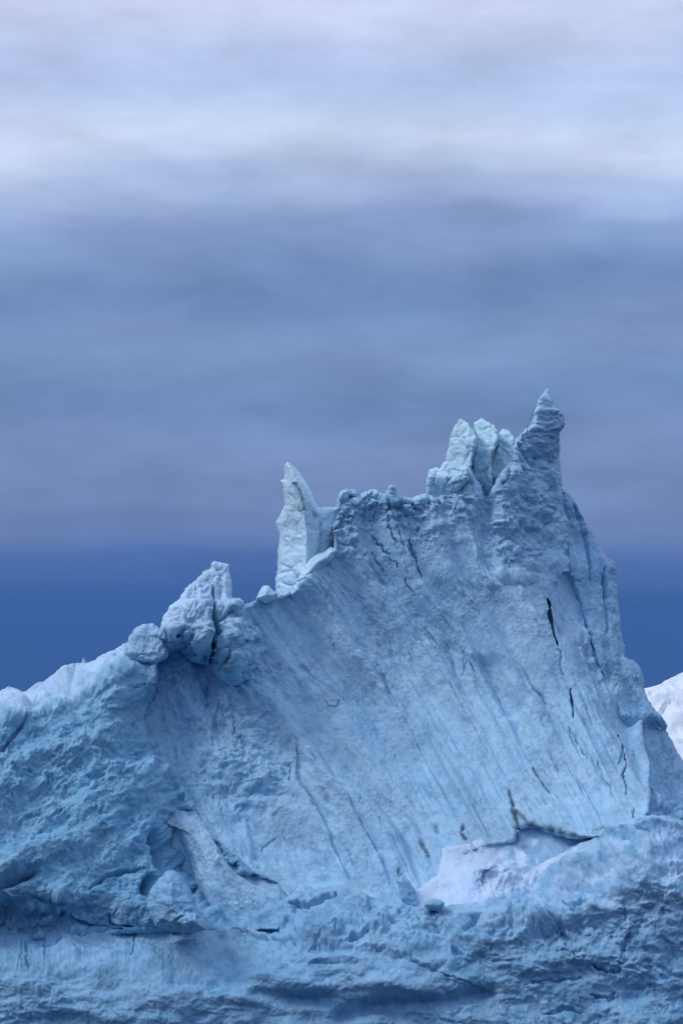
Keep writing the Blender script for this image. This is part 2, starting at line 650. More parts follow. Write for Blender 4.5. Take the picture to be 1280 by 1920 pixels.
def wall_depth(U, V, sd):
    vt = sint(U, [250, 455, 520, 600, 640, 800, 900, 1000, 1060, 1150, 1220], [1190, 1135, 1105, 1050, 940, 925, 915, 800, 930, 1080, 1300])
    vb = sint(U, [250, 400, 470, 560, 780, 840, 960, 1215], [1460, 1590, 1640, 1695, 1710, 1620, 1585, 1545])
    s = np.clip((V - vt) / (vb - vt), 0, 1.03)
    h = sint(U, [250, 340, 430, 520, 640, 860, 980, 1060, 1230], [6.0, 6.4, 7.0, 9.4, 11.4, 12.6, 15.5, 18.5, 18.5], 36)
    y = 200.5 + h * (1 - s ** 1.9)
    y = y + 0.8 * sstep(420, 330, U) * sstep(1450, 1600, V)
    # bowl: the middle is hollow, the right pillar comes forward
    y = y - 2.8 * sstep(900, 1230, U) * sstep(1000, 1450, V)
    y = y + 2.2 * np.exp(-((U - 760) / 220) ** 2 - ((V - 1300) / 260) ** 2)
    # left flank under the rough shoulder falls back
    y = y + 1.2 * sstep(520, 300, U)
    # peak stands proud above the scoop, overhanging it a little
    pk = sstep(880, 985, U) * sstep(1110, 1030, V + 40 * fbm(U / 60, V / 60, 2, 77))
    y = y - 1.6 * pk + 0.02 * np.clip(U - 930, 0, 200) * sstep(1120, 1000, V)
    y = y + 2.0 * sstep(1000, 1080, U) * sstep(1120, 900, V)
    fc = sstep(835, 850, U) * sstep(915, 900, U) * sstep(1000, 930, V)
    y = y - 0.8 * fc
    y = y + 0.9 * fc * sstep(930, 880, V) * 2
    return y


LINES = []      # cracks: points, half width px, depth m


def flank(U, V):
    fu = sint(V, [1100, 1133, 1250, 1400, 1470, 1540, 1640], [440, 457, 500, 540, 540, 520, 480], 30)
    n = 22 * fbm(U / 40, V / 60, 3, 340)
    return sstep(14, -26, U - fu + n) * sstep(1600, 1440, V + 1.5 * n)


def wall_detail(U, V, sd):
    low = sstep(1000, 1180, V)
    # flow direction: streaks lean from upper left to lower right, more upright at the top
    p = wall_flow(U, V)
    big = fbm(p / 105, V / 420, 2, 11) * 1.8
    st = fbm(p / 17 + 0.5 * fbm(U / 60, V / 60, 2, 19), V / 80, 5, 21, 0.6) * 0.30
    # sharp one-sided flutes
    fl = np.abs(fbm(p / 30, V / 240, 3, 31)) 
    fl = -0.28 * np.clip(0.12 - fl, 0, 1) / 0.12
    amt = 0.15 + 1.05 * sstep(-0.1, 0.5, fbm(U / 110, V / 130, 3, 51) + 0.15)
    gate = sstep(0.0, 0.35, fbm(p / 60, V / 70, 2, 55))
    flu = fbm(p / 44, V / 420, 3, 25, 0.5)
    flu = 0.85 * (np.sign(flu) * np.abs(flu) ** 0.8) * (0.5 + 0.7 * sstep(-0.3, 0.4, fbm(U / 160, V / 160, 2, 27)))
    d = big + flu + 0.7 * st * amt + fl * amt * gate + 0.3 * fbm(U / 75, V / 75, 3, 57)
    # crumbled band below the ridge and on the peak
    vt = sint(U, [455, 520, 600, 640, 800, 900, 1000, 1060, 1150], [1135, 1105, 1050, 940, 925, 915, 800, 930, 1080])
    rough = sstep(150, 20, V - vt)
    rough = np.maximum(rough, sstep(860, 930, U) * sstep(1120, 1000, V + 30 * fbm(U / 50, V / 50, 2, 8)))
    rough = np.maximum(rough, 0.8 * sstep(1060, 1110, U) * sstep(1330, 1200, V))
    rough = rough * sstep(590, 660, U) + 0.35 * rough * (1 - sstep(590, 660, U))
    pu = U - 0.25 * (V - 1000)
    r = relief(pu, V * 0.75, 38, 1.05, 61) + relief(pu + 300, V * 0.75, 15, 0.42, 64)
    rub = sstep(70, 15, V - vt) * sstep(610, 640, U) * sstep(850, 810, U)
    r = r + rub * (lumps(U, V, 30, 0.3, 300) + facets(U, V, 22, 0.5, 303))
    d = d + rough * r
    d = d + (1 - rough) * 0.10 * (0.3 + amt) * fbm(p / 8, V / 20, 4, 71, 0.6)
    d = d + 0.07 * fbm(U / 5, V / 6, 3, 75, 0.6)
    # pits and small scarps
    pit = fbm(p / 11, V / 34, 3, 81)
    d = d - 0.5 * np.clip(pit - 0.30, 0, 1) * (0.1 + amt)
    pit = fbm(p / 9, V / 60, 3, 85)
    d = d - 0.4 * np.clip(pit - 0.26, 0, 1) * amt
    # broken flank left of the fold that runs down from the crag
    fo = flank(U, V)
    d = d + fo * (relief(p + 500, V * 0.8, 34, 0.85, 330) + relief(U, V * 0.8, 14, 0.35, 335)) - 0.5 * fo
    # scallops
    sc = poly_sd(U, V, [(878, 1235), (900, 1225), (945, 1235), (985, 1260), (1010, 1290), (990, 1330), (950, 1345), (915, 1335), (890, 1290)])
    d = d - 0.55 * sstep(-4, 16, sc)
    sc = poly_sd(U, V, [(455, 1480), (500, 1460), (560, 1500), (640, 1600), (640, 1650), (560, 1660), (480, 1600)])
    d = d - 0.35 * sstep(-3, 12, sc)
    # long flake edges running down to the right
    for pts, h, w in (([(470, 1150), (510, 1250), (545, 1400), (552, 1470), (600, 1540), (640, 1620), (660, 1665)], 0.5, 26),
                      ([(585, 1430), (640, 1500), (690, 1580), (720, 1640), (735, 1680)], 0.45, 22),
                      ([(650, 1010), (720, 1100), (790, 1210), (850, 1300), (900, 1400), (960, 1480)], 0.35, 30),
                      ([(600, 1120), (680, 1230), (760, 1360), (820, 1470), (860, 1540)], 0.3, 26),
                      ([(960, 1230), (1005, 1290), (1060, 1370), (1085, 1420)], 0.5, 22)):
        dd, t = seg_dist(U, V, pts)
        side = U - np.interp(V, [q[1] for q in pts], [q[0] for q in pts])
        inr = sstep(pts[0][1] - 10, pts[0][1] + 40, V) * sstep(pts[-1][1] + 10, pts[-1][1] - 40, V)
        side = side + 5 * fbm(U / 25, V / 40, 3, 91)
        d = d - h * inr * sstep(0, 4, side) * np.exp(-np.clip(side, 0, 999) / w)
    # lobes along the foot of the wall
    cut = np.zeros(U.shape, np.float32)
    for i, (pts, w, dp) in enumerate(LINES):
        f = 0.38 if pts[0][1] < 1110 or pts[0][0] > 980 else 0.28
        if dp > 2:
            cut = cut + groove(U, V, pts, w * 0.7, dp * 0.4, wob=3, seed=5 + i)
        else:
            d = d - groove(U, V, pts, w * 0.7, dp * f, wob=6, seed=5 + i)
    d = d - dent(U, V, [(905, 935), (905, 1000), (915, 1060)], 16, 0.4)
    d = d - dent(U, V, [(612, 985), (613, 1022)], 9, 1.6)
    return d, cut


LINES += [
    ([(1019, 1128), (1022, 1150), (1027, 1180), (1035, 1218)], 4.8, 5.0),
    ([(1035, 1218), (1045, 1250), (1050, 1268)], 2.0, 0.8),
    ([(1068, 1294), (1070, 1315), (1074, 1345)], 3.4, 3.6),
    ([(1066, 1360), (1085, 1395), (1100, 1425)], 3.0, 1.2),
    ([(1177, 1362), (1174, 1390), (1172, 1405), (1165, 1420)], 3.6, 2.2),
    ([(1177, 1405), (1178, 1425), (1173, 1442), (1177, 1465), (1176, 1482)], 3.2, 2.2),
    ([(1188, 1505), (1186, 1520), (1187, 1530)], 2.8, 1.6),
    ([(1200, 1395), (1204, 1412)], 2.5, 0.8),
    ([(1001, 1275), (1020, 1295), (1040, 1322)], 3.0, 0.8),
    ([(1118, 1420), (1130, 1450), (1145, 1465), (1150, 1485)], 2.0, 0.8),
    ([(998, 1435), (1010, 1450), (1018, 1470), (1033, 1486)], 3.0, 1.0),
    ([(938, 910), (945, 900), (958, 872), (960, 866)], 3.5, 1.4),
    ([(908, 930), (916, 922), (930, 905)], 5.0, 2.0),
    ([(979, 882), (990, 887), (1000, 897)], 2.2, 0.9),
    ([(1037, 975), (1028, 990), (1016, 999)], 3.0, 1.3),
    ([(839, 940), (842, 960), (846, 972)], 3.0, 1.1),
    ([(767, 1012), (768, 1032), (775, 1045), (780, 1060), (787, 1082)], 4.0, 1.7),
    ([(700, 1003), (715, 1022), (730, 1042), (745, 1065)], 2.8, 1.3),
    ([(727, 984), (735, 1002), (742, 1020)], 2.8, 1.2),
    ([(698, 1033), (708, 1050), (718, 1068)], 2.4, 0.9),
    ([(756, 1085), (765, 1100), (775, 1112)], 2.8, 1.0),
    ([(697, 940), (698, 955)], 3.2, 1.1),
    ([(653, 965), (663, 974)], 3.2, 1.0),
    ([(680, 926), (692, 932)], 2.6, 0.9),
    ([(808, 940), (806, 948)], 2.6, 0.9),
    ([(795, 945), (796, 958)], 2.6, 0.8),
    ([(605, 1118), (610, 1128)], 3.0, 0.8),
    ([(580, 1138), (584, 1145)], 2.6, 0.8),
    ([(627, 1205), (632, 1218)], 3.0, 0.8),
    ([(640, 1310), (632, 1324), (615, 1325), (606, 1316)], 3.5, 0.9),
    ([(527, 1240), (532, 1255)], 2.6, 0.9),
    ([(389, 1270), (388, 1300), (385, 1332)], 2.4, 1.2),
    ([(366, 1303), (366, 1316)], 2.4, 0.9),
    ([(411, 1308), (411, 1322), (407, 1332)], 2.6, 1.2),
    ([(442, 1340), (444, 1360), (442, 1378)], 2.0, 1.0),
    ([(418, 1400), (420, 1440)], 1.6, 0.5),
    ([(457, 1368), (458, 1392)], 2.0, 0.7),
    ([(544, 1436), (539, 1456), (538, 1472)], 2.6, 0.9),
    ([(580, 1510), (594, 1526), (610, 1540)], 2.2, 0.8),
    ([(523, 1562), (510, 1569), (497, 1582)], 3.0, 1.1),
    ([(489, 1468), (470, 1488), (456, 1505), (460, 1528)], 2.0, 0.6),
    ([(606, 1600), (614, 1612)], 2.0, 0.7),
    ([(650, 1590), (658, 1604)], 2.0, 0.7),
    ([(958, 1489), (961, 1510), (965, 1530), (971, 1549), (966, 1575)], 3.6, 1.3),
    ([(867, 1548), (866, 1560), (872, 1575)], 3.6, 1.3),
    ([(818, 1548), (821, 1562)], 3.4, 0.9),
    ([(788, 1582), (796, 1595), (806, 1612)], 3.6, 0.9),
    ([(800, 1480), (806, 1500)], 2.0, 0.5),
    ([(740, 1405), (746, 1418)], 2.2, 0.7),
    ([(673, 1512), (672, 1526)], 2.2, 0.7),
    ([(862, 1275), (870, 1250), (880, 1232)], 2.2, 0.6),
    ([(745, 1640), (752, 1650), (760, 1668)], 3.0, 0.9),
]


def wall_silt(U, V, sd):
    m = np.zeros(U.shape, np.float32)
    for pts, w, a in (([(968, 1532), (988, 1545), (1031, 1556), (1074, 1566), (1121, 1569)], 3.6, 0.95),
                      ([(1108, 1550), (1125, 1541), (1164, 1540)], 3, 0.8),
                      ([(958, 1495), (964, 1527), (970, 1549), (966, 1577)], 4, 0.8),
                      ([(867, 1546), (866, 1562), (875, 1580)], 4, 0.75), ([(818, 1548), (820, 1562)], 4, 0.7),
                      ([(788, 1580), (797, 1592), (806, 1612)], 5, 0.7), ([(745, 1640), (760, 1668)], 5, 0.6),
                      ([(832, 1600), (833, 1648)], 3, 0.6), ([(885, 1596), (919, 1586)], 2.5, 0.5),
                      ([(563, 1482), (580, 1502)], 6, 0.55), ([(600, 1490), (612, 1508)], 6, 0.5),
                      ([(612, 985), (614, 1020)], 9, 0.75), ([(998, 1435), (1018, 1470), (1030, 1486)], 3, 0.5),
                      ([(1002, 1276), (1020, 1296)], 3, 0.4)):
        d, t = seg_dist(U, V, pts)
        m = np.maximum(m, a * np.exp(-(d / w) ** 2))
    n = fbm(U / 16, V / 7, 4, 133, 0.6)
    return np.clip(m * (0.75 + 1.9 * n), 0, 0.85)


def wall_flow(U, V):
    off = sint(V, [850, 900, 1000, 1100, 1400, 1550, 1750], [-25, -22, 0, 50, 245, 330, 425], 40)
    return U - off * sint(U, [420, 660], [0.6, 1.0], 60) - 25 * fbm(U / 220, V / 260, 2, 3)


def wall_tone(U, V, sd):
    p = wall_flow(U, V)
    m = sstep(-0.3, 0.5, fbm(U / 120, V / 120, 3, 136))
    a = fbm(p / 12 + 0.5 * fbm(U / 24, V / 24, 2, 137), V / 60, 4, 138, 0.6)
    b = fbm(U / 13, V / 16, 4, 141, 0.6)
    return np.clip((0.15 + 0.6 * m) * sstep(0.0, 0.55, a) + flank(U, V) * (0.22 + 0.5 * sstep(0.0, 0.5, b)), 0, 1)  # flank darkened: its shade and older, bluer ice put into the colour


def wall_snow(U, V, sd):
    n = fbm(U / 8, V / 8, 3, 139)
    rim = sstep(9, 1, sd + 5 * n) * sstep(440, 460, U) * sstep(640, 600, U) * sstep(1160, 1130, V)
    m = ell(U, V, 690, 1676, 16, 7, 1.6, 35) + ell(U, V, 757, 1692, 14, 7, 1.4, 30) + ell(U, V, 572, 1411, 9, 4, 1.1) + ell(U, V, 878, 1548, 8, 4, 1.0)
    return np.clip(np.maximum(m + 0.7 * n * (m > 0.15) - 0.25, 0.8 * rim), 0, 1)


def teal_patches(seed, amt=0.5):
    def f(U, V, sd):
        return np.clip(amt * sstep(0.1, 0.5, fbm(U / 45, V / 40, 4, seed, 0.6)), 0, 1)
    return f


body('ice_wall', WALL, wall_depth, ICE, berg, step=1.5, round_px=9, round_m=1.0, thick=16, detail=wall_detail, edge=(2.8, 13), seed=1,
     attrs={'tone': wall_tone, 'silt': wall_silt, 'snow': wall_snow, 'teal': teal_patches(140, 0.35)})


# --- tall thin spire left of the ridge
SPIRE = [(517, 1112), (516, 1083), (520, 1070), (521, 1030), (524, 1004), (519, 991), (517, 978), (527, 961), (533, 948), (534, 932),
         (529, 909), (526, 901), (533, 897), (533, 873), (538, 866), (545, 869), (555, 878), (565, 891), (574, 906), (584, 924),
         (592, 945), (597, 952), (611, 950), (632, 951), (640, 990), (630, 1040), (600, 1075), (560, 1115), (530, 1125)]


def spire_depth(U, V, sd):
    # a blade: an edge runs down it, the left side turned to the light, the right side falling back
    edge_u = np.interp(V, [866, 900, 940, 1000, 1110], [540, 553, 566, 575, 572])
    r = U - edge_u
    y = 212.6 + np.where(r < 0, -r * 0.055, r * 0.05)
    return y + 0.8 * sstep(950, 870, V)


def spire_detail(U, V, sd):
    d = relief(U, V * 0.7, 36, 0.5, 150) + 0.04 * fbm(U / 6, V / 8, 3, 155, 0.6)
    d = d - groove(U, V, [(551, 906), (558, 925), (566, 945), (572, 955)], 3.5, 0.8)
    d = d - groove(U, V, [(590, 960), (594, 975)], 4, 0.8) - groove(U, V, [(604, 980), (606, 1005), (602, 1033)], 4, 1.2)
    d = d + lumps(U, V, 22, 0.35, 158) * sstep(1040, 1080, V)
    return d


body('spire', SPIRE, spire_depth, LIT_ICE, berg, step=1.4, round_px=13, round_m=1.1, thick=3.2, detail=spire_detail, edge=(1.6, 10), seed=2)

# --- blocks broken off the peak
BLOCKS = [
    ([(836, 868), (836, 852), (842, 837), (843, 817), (849, 801), (863, 784), (876, 792), (889, 809), (893, 821), (891, 839),
      (886, 856), (882, 880), (895, 920), (880, 950), (850, 950), (840, 890)], 214.2, 0.030, 0.012, 3),
    ([(890, 808), (887, 792), (902, 783), (914, 790), (926, 797), (933, 809), (934, 827), (928, 841), (922, 860), (922, 888),
      (930, 940), (920, 970), (895, 970), (886, 884), (882, 866), (890, 843), (893, 821)], 214.9, 0.030, 0.016, 4),
    ([(934, 812), (942, 802), (956, 807), (963, 819), (964, 831), (962, 850), (966, 875), (970, 920), (950, 960), (920, 960), (916, 895),
      (921, 872), (924, 860), (930, 839)], 215.6, 0.030, 0.02, 5),
    ([(798, 932), (799, 903), (805, 880), (817, 875), (823, 878), (831, 866), (840, 864), (859, 872), (878, 878), (878, 900),
      (850, 930), (820, 945)], 213.2, 0.022, 0.022, 6),
]
for poly, y0, kx, kz, sd_ in BLOCKS:
    cu, cv = np.mean([p[0] for p in poly]), np.mean([p[1] for p in poly])

    def dep(U, V, sd, y0=y0, cu=cu, cv=cv, kx=kx, kz=kz):
        return y0 - (U - cu) * kx - np.minimum(V - cv, 30) * kz + 0.05 * np.clip(V - 895, 0, 200)

    def det(U, V, sd, s=sd_ * 17):
        return relief(U, V, 30, 0.4, s) + facets(U, V, 40, 0.35, s + 2) + 0.04 * fbm(U / 6, V / 6, 3, s + 5, 0.6)
    body('ice_block', poly, dep, CRUST, berg, step=1.4, round_px=6, round_m=0.6, thick=4.0, detail=det, edge=(1.6, 10), seed=sd_)

# --- cliff strip falling away to the right of the peak
CLIFF = [(1040, 900), (1055, 917), (1069, 927), (1081, 946), (1096, 975), (1112, 1003), (1126, 1028), (1139, 1046), (1151, 1052),
         (1155, 1065), (1153, 1080), (1157, 1106), (1159, 1137), (1163, 1167), (1162, 1180), (1167, 1200), (1171, 1212), (1171, 1231),
         (1186, 1237), (1196, 1245), (1204, 1262), (1208, 1278), (1206, 1292), (1213, 1309), (1227, 1330), (1241, 1344), (1250, 1360),
         (1248, 1369), (1257, 1386), (1268, 1407), (1284, 1430), (1330, 1500), (1360, 1600), (1200, 1600), (1180, 1400), (1120, 1250),
         (1080, 1120), (1040, 1000)]


def cliff_depth(U, V, sd):
    # starts from the wall's edge and falls away to the right
    vs_ = [880, 919, 950, 1010, 1100, 1160, 1215, 1250, 1290, 1330, 1356, 1397, 1429, 1464, 1500, 1620]
    us_ = [1050, 1055, 1060, 1075, 1100, 1125, 1160, 1185, 1205, 1222, 1210, 1211, 1222, 1219, 1220, 1216]
    us = sint(V, vs_, us_, 10)
    y = wall_depth(us - 6, V, sd) + 0.55 + 0.035 * np.clip(U - us, -60, 400)
    rec = sstep(1335, 1375, V)
    return y + rec * (1.8 + 0.075 * np.clip(U - us, 0, 120))


def cliff_detail(U, V, sd):
    p = U - 0.35 * (V - 1000)
    d = 0.4 * fbm(p / 30, V / 110, 4, 170, 0.55) + relief(p, V * 0.55, 28, 0.6, 174)
    d = d + 0.08 * fbm(U / 5, V / 5, 3, 180)
    for pts, w, dp in (([(1057, 925), (1057, 955), (1062, 985), (1063, 1010), (1062, 1045), (1065, 1070)], 5, 2.2),
                       ([(1075, 945), (1092, 980), (1102, 1020), (1108, 1060), (1110, 1085)], 4, 1.7),
                       ([(1137, 1060), (1133, 1090), (1136, 1150), (1134, 1190)], 3.5, 1.0),
                       ([(1173, 1238), (1176, 1250), (1182, 1262)], 3.5, 1.0),
                       ([(1218, 1480), (1226, 1510)], 4, 1.2)):
        d = d - groove(U, V, pts, w, dp)
    rub = sstep(1490, 1520, V)
    return d + rub * lumps(U, V, 20, 0.4, 183)


body('cliff', CLIFF, cliff_depth, BASE, berg, step=1.6, round_px=16, round_m=1.6, thick=12, detail=cliff_detail, edge=(2.2, 12), seed=9,
     attrs={'tone': lambda U, V, sd: np.clip(0.6 * sstep(0.0, 0.5, fbm(U / 14, V / 18, 4, 341, 0.6)) + 0.45 * sstep(1340, 1375, V) * sstep(-0.5, 0.3, fbm(U / 30, V / 40, 3, 343)), 0, 1)})  # recess darkened: shadow and old ice put into the tone

def ledge_depth(U, V, sd):
    y = sint(U, [-230, 0, 300, 600, 800, 1000, 1280, 1500], [195, 192.5, 191.5, 192.3, 192.4, 192.6, 192.0, 196])
    vt = sint(U, [-230, 0, 250, 450, 520, 600, 680, 760, 850, 905, 1000, 1100, 1200, 1280, 1500], [1690, 1712, 1738, 1735, 1690, 1664, 1676, 1700, 1700, 1640, 1625, 1578, 1533, 1540, 1780])
    h = V - vt
    y = y + sint(U, [600, 760, 900, 1000], [5.5, 3.2, 3.2, 5.5]) * sstep(150, -5, h) ** 1.4
    y = y - 1.0 * sstep(200, 420, h)
    return y


# --- rough left shoulder
SHOULDER = [(-170, 1400), (-120, 1360), (-60, 1325), (-20, 1306), (0, 1297), (14, 1287), (23, 1287), (43, 1297), (55, 1291), (72, 1279),
            (82, 1277), (102, 1262), (121, 1250), (137, 1244), (152, 1242), (157, 1233), (161, 1243), (176, 1238), (195, 1227),
            (219, 1219), (230, 1207), (246, 1198), (275, 1205), (300, 1215), (297, 1250), (296, 1281), (283, 1312), (272, 1344), (278, 1375), (290, 1414),
            (312, 1426), (336, 1453), (355, 1492), (367, 1512), (389, 1552), (416, 1583), (449, 1608), (470, 1630), (520, 1652),
            (545, 1690), (520, 1742), (384, 1746), (254, 1751), (140, 1757), (60, 1764), (0, 1762), (-170, 1750)]


SH_EDGE = [(296, 1281), (283, 1312), (272, 1344), (278, 1375), (290, 1414), (312, 1426), (336, 1453), (355, 1492), (367, 1512),
           (389, 1552), (416, 1583), (449, 1608), (470, 1630), (520, 1652), (545, 1690)]


def shoulder_depth(U, V, sd):
    vt = sint(U, [-170, 0, 80, 160, 250, 300, 400, 520], [1400, 1290, 1277, 1240, 1200, 1215, 1560, 1650])
    s = np.clip((V - vt) / 430, 0, 1.2)
    y = 204.5 - 9.0 * s ** 0.8 + 5 * sstep(70, 0, V - vt) ** 1.5
    y = y - 1.5 * sstep(200, -50, U) + 0.014 * (U - 100)
    # the right flank stands a little in front of the wall
    y = y + 1.5 * sstep(200, 420, U) * sstep(1650, 1450, V)
    # foot runs out onto the ledge
    # its right flank runs into the wall, its foot into the ledge
    d, _ = seg_dist(U, V, SH_EDGE)
    w = sstep(0, 75, d + 14 * fbm(U / 40, V / 40, 3, 189))
    y = y * w + (wall_depth(U, V, sd) - 0.35) * (1 - w)
    w = sstep(1755, 1660, V + 20 * fbm(U / 50, V / 40, 3, 188))
    y = y * w + (ledge_depth(U, V, sd) - 0.3) * (1 - w)
    return y


CAV = [(297, 1571, 10), (312, 1595, 14), (312, 1615, 13), (275, 1665, 9), (282, 1650, 8)]


def shoulder_detail(U, V, sd):
    # lumps drawn out along a line falling to the left
    a = U * 0.86 - V * 0.5
    b = U * 0.5 + V * 0.86
    d = relief(U, V, 44, 0.9, 190, 1.6, -38) + relief(U, V, 17, 0.42, 194, 1.2, -30)
    d = d + 0.9 * fbm(a / 150, b / 80, 3, 199) + 0.08 * fbm(U / 5, V / 5, 3, 206, 0.6)
    vt = np.interp(U, [-170, 0, 80, 160, 250, 300], [1400, 1290, 1277, 1240, 1200, 1215])
    crest = sstep(70, 10, V - vt)
    d = d * (1 - 0.35 * crest) + crest * lumps(U / 1.6 + V * 0.3, V, 34, 0.6, 209)
    # bulging blocks
    for cx, cy, rx, ry, h, an in ((272, 1280, 20, 30, 1.4, 15), (135, 1275, 30, 14, 1.0, -18), (200, 1290, 26, 18, 0.8, 0), (215, 1250, 26, 22, 0.9, 0),
                                  (30, 1335, 26, 16, 0.4, -20), (120, 1420, 80, 40, 0.8, -30), (220, 1500, 90, 45, 0.9, -35),
                                  (60, 1600, 80, 40, 1.0, -20), (160, 1680, 110, 28, 1.0, 8), (430, 1670, 60, 22, 1.0, 8), (395, 1620, 26, 40, 0.9, 30)):
        d = d + ell(U, V, cx, cy, rx, ry, h, an)
    # hollows
    for cx, cy, r in CAV:
        d = d - ell(U + 6 * fbm(U / 14, V / 14, 3, 212), V, cx, cy, r, r * 1.3, 2.4)
    d = d - dent(U, V, [(0, 1658), (30, 1650), (62, 1640)], 9, 1.0) - dent(U, V, [(60, 1685), (115, 1690)], 6, 0.5)
    for pts, w, dp in (([(0, 1660), (35, 1652), (65, 1637)], 6, 1.2), ([(168, 1668), (200, 1640), (235, 1630), (270, 1626)], 5, 0.9),
                       ([(365, 1508), (372, 1530), (390, 1555), (412, 1590), (420, 1620)], 3, 0.8),
                       ([(100, 1530), (118, 1516)], 5, 0.7), ([(0, 1408), (6, 1404), (12, 1392)], 6, 0.8), ([(14, 1390), (40, 1360), (52, 1340)], 5, 0.9),
                       ([(205, 1715), (207, 1732), (250, 1737)], 3.5, 0.6), ([(130, 1720), (175, 1738), (230, 1742)], 5, 0.7)):
        d = d - groove(U, V, pts, w, dp)
    return d


def shoulder_snow(U, V, sd):
    vt = np.interp(U, [-170, 0, 80, 160, 250, 300], [1400, 1290, 1277, 1240, 1200, 1215])
    return 0.65 * sstep(75, 15, V - vt + 40 * fbm(U / 26, V / 20, 3, 217))


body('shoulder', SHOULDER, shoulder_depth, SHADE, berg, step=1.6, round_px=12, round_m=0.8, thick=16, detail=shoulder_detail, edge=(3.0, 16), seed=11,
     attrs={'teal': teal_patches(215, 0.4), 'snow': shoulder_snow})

# --- crag with overhanging blocks at the shoulder's upper end
CRAG = [(300, 1182), (306, 1157), (319, 1135), (336, 1124), (349, 1102), (362, 1089), (378, 1078), (380, 1070), (393, 1066), (396, 1054),
        (402, 1051), (415, 1054), (430, 1056), (432, 1074), (434, 1096), (436, 1121), (450, 1123), (457, 1131), (475, 1155), (492, 1183),
        (503, 1222), (490, 1252), (470, 1281), (430, 1287), (406, 1268), (393, 1248), (356, 1240), (335, 1218), (318, 1222), (300, 1226), (290, 1205)]


def crag_depth(U, V, sd):
    y = sint(V, [1050, 1120, 1150, 1290], [208.0, 206.3, 204.6, 204.4], 14)
    y = y + 0.012 * (U - 390) + 1.0 * sstep(420, 498, U)
    y = y + 1.2 * sstep(350, 295, U)
    d, _ = seg_dist(U, V, [(457, 1131), (475, 1155), (492, 1183), (503, 1222), (490, 1252), (470, 1281), (430, 1287), (406, 1268), (393, 1248), (356, 1240), (335, 1218), (300, 1226)])
    w = sstep(0, 44, d + 12 * fbm(U / 24, V / 24, 3, 219))
    return y * w + (wall_depth(U, V, sd) - 0.5 + 0.9 * sstep(440, 480, U)) * (1 - w)


def crag_detail(U, V, sd):
    d = 0.35 * facets(U, V, 52, 1.0, 220) + relief(U, V, 40, 0.9, 224) + relief(U, V, 18, 0.3, 228)
    d = d + 0.04 * fbm(U / 5, V / 5, 3, 233)
    d = d + ell(U, V, 380, 1135, 24, 16, 0.9) + ell(U, V, 428, 1138, 22, 14, 1.0) + ell(U, V, 385, 1185, 20, 22, 0.8) + ell(U, V, 430, 1185, 26, 26, 0.9)
    d = d + ell(U, V, 325, 1185, 18, 18, 0.8) + ell(U, V, 445, 1225, 22, 24, 0.7)
    for pts, w, dp in (([(402, 1130), (402, 1152), (406, 1172), (410, 1184), (401, 1200), (401, 1220), (393, 1243)], 6, 2.6),
                       ([(408, 1166), (425, 1155), (443, 1141)], 4, 1.6), ([(400, 1100), (404, 1125)], 3.5, 0.9),
                       ([(427, 1222), (427, 1245)], 3, 0.5), ([(384, 1222), (386, 1240)], 3, 0.4), ([(470, 1262), (476, 1272)], 8, 1.6),
                       ([(434, 1098), (434, 1122)], 3, 0.6)):
        d = d - groove(U, V, pts, w, dp)
    return d


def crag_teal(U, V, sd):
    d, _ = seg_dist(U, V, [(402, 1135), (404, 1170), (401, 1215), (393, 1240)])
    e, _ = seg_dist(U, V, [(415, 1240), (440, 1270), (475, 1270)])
    return np.clip(0.9 * np.exp(-(d / 10) ** 2) + 0.6 * np.exp(-(e / 18) ** 2) + 0.4 * sstep(0.1, 0.5, fbm(U / 30, V / 30, 3, 236)), 0, 1)  # deeper teal along the crack and under the overhang, plus random patches


body('crag', CRAG, crag_depth, ICE, berg, step=1.4, round_px=12, round_m=1.0, thick=8, detail=crag_detail, edge=(3.0, 14), seed=12,
     attrs={'teal': crag_teal, 'snow': lambda U, V, sd: 0.65 * sstep(1190, 1110, V + 0.35 * (U - 380) + 30 * fbm(U / 24, V / 24, 3, 238))})

# --- lower ledge
LEDGE = [(-230, 1690), (-100, 1700), (0, 1712), (130, 1722), (250, 1738), (330, 1744), (430, 1738), (520, 1690), (560, 1672), (600, 1664), (640, 1664),
         (678, 1671), (716, 1688), (762, 1696), (800, 1702), (850, 1696), (898, 1690), (900, 1672), (888, 1650), (892, 1630), (905, 1618),
         (925, 1618), (950, 1622), (980, 1640), (1000, 1625), (1040, 1605), (1090, 1580), (1120, 1572), (1150, 1556), (1180, 1536), (1215, 1530), (1255, 1530),
         (1284, 1542), (1330, 1560), (1400, 1600), (1470, 1700), (1540, 1850), (1560, 2120), (-260, 2120)]


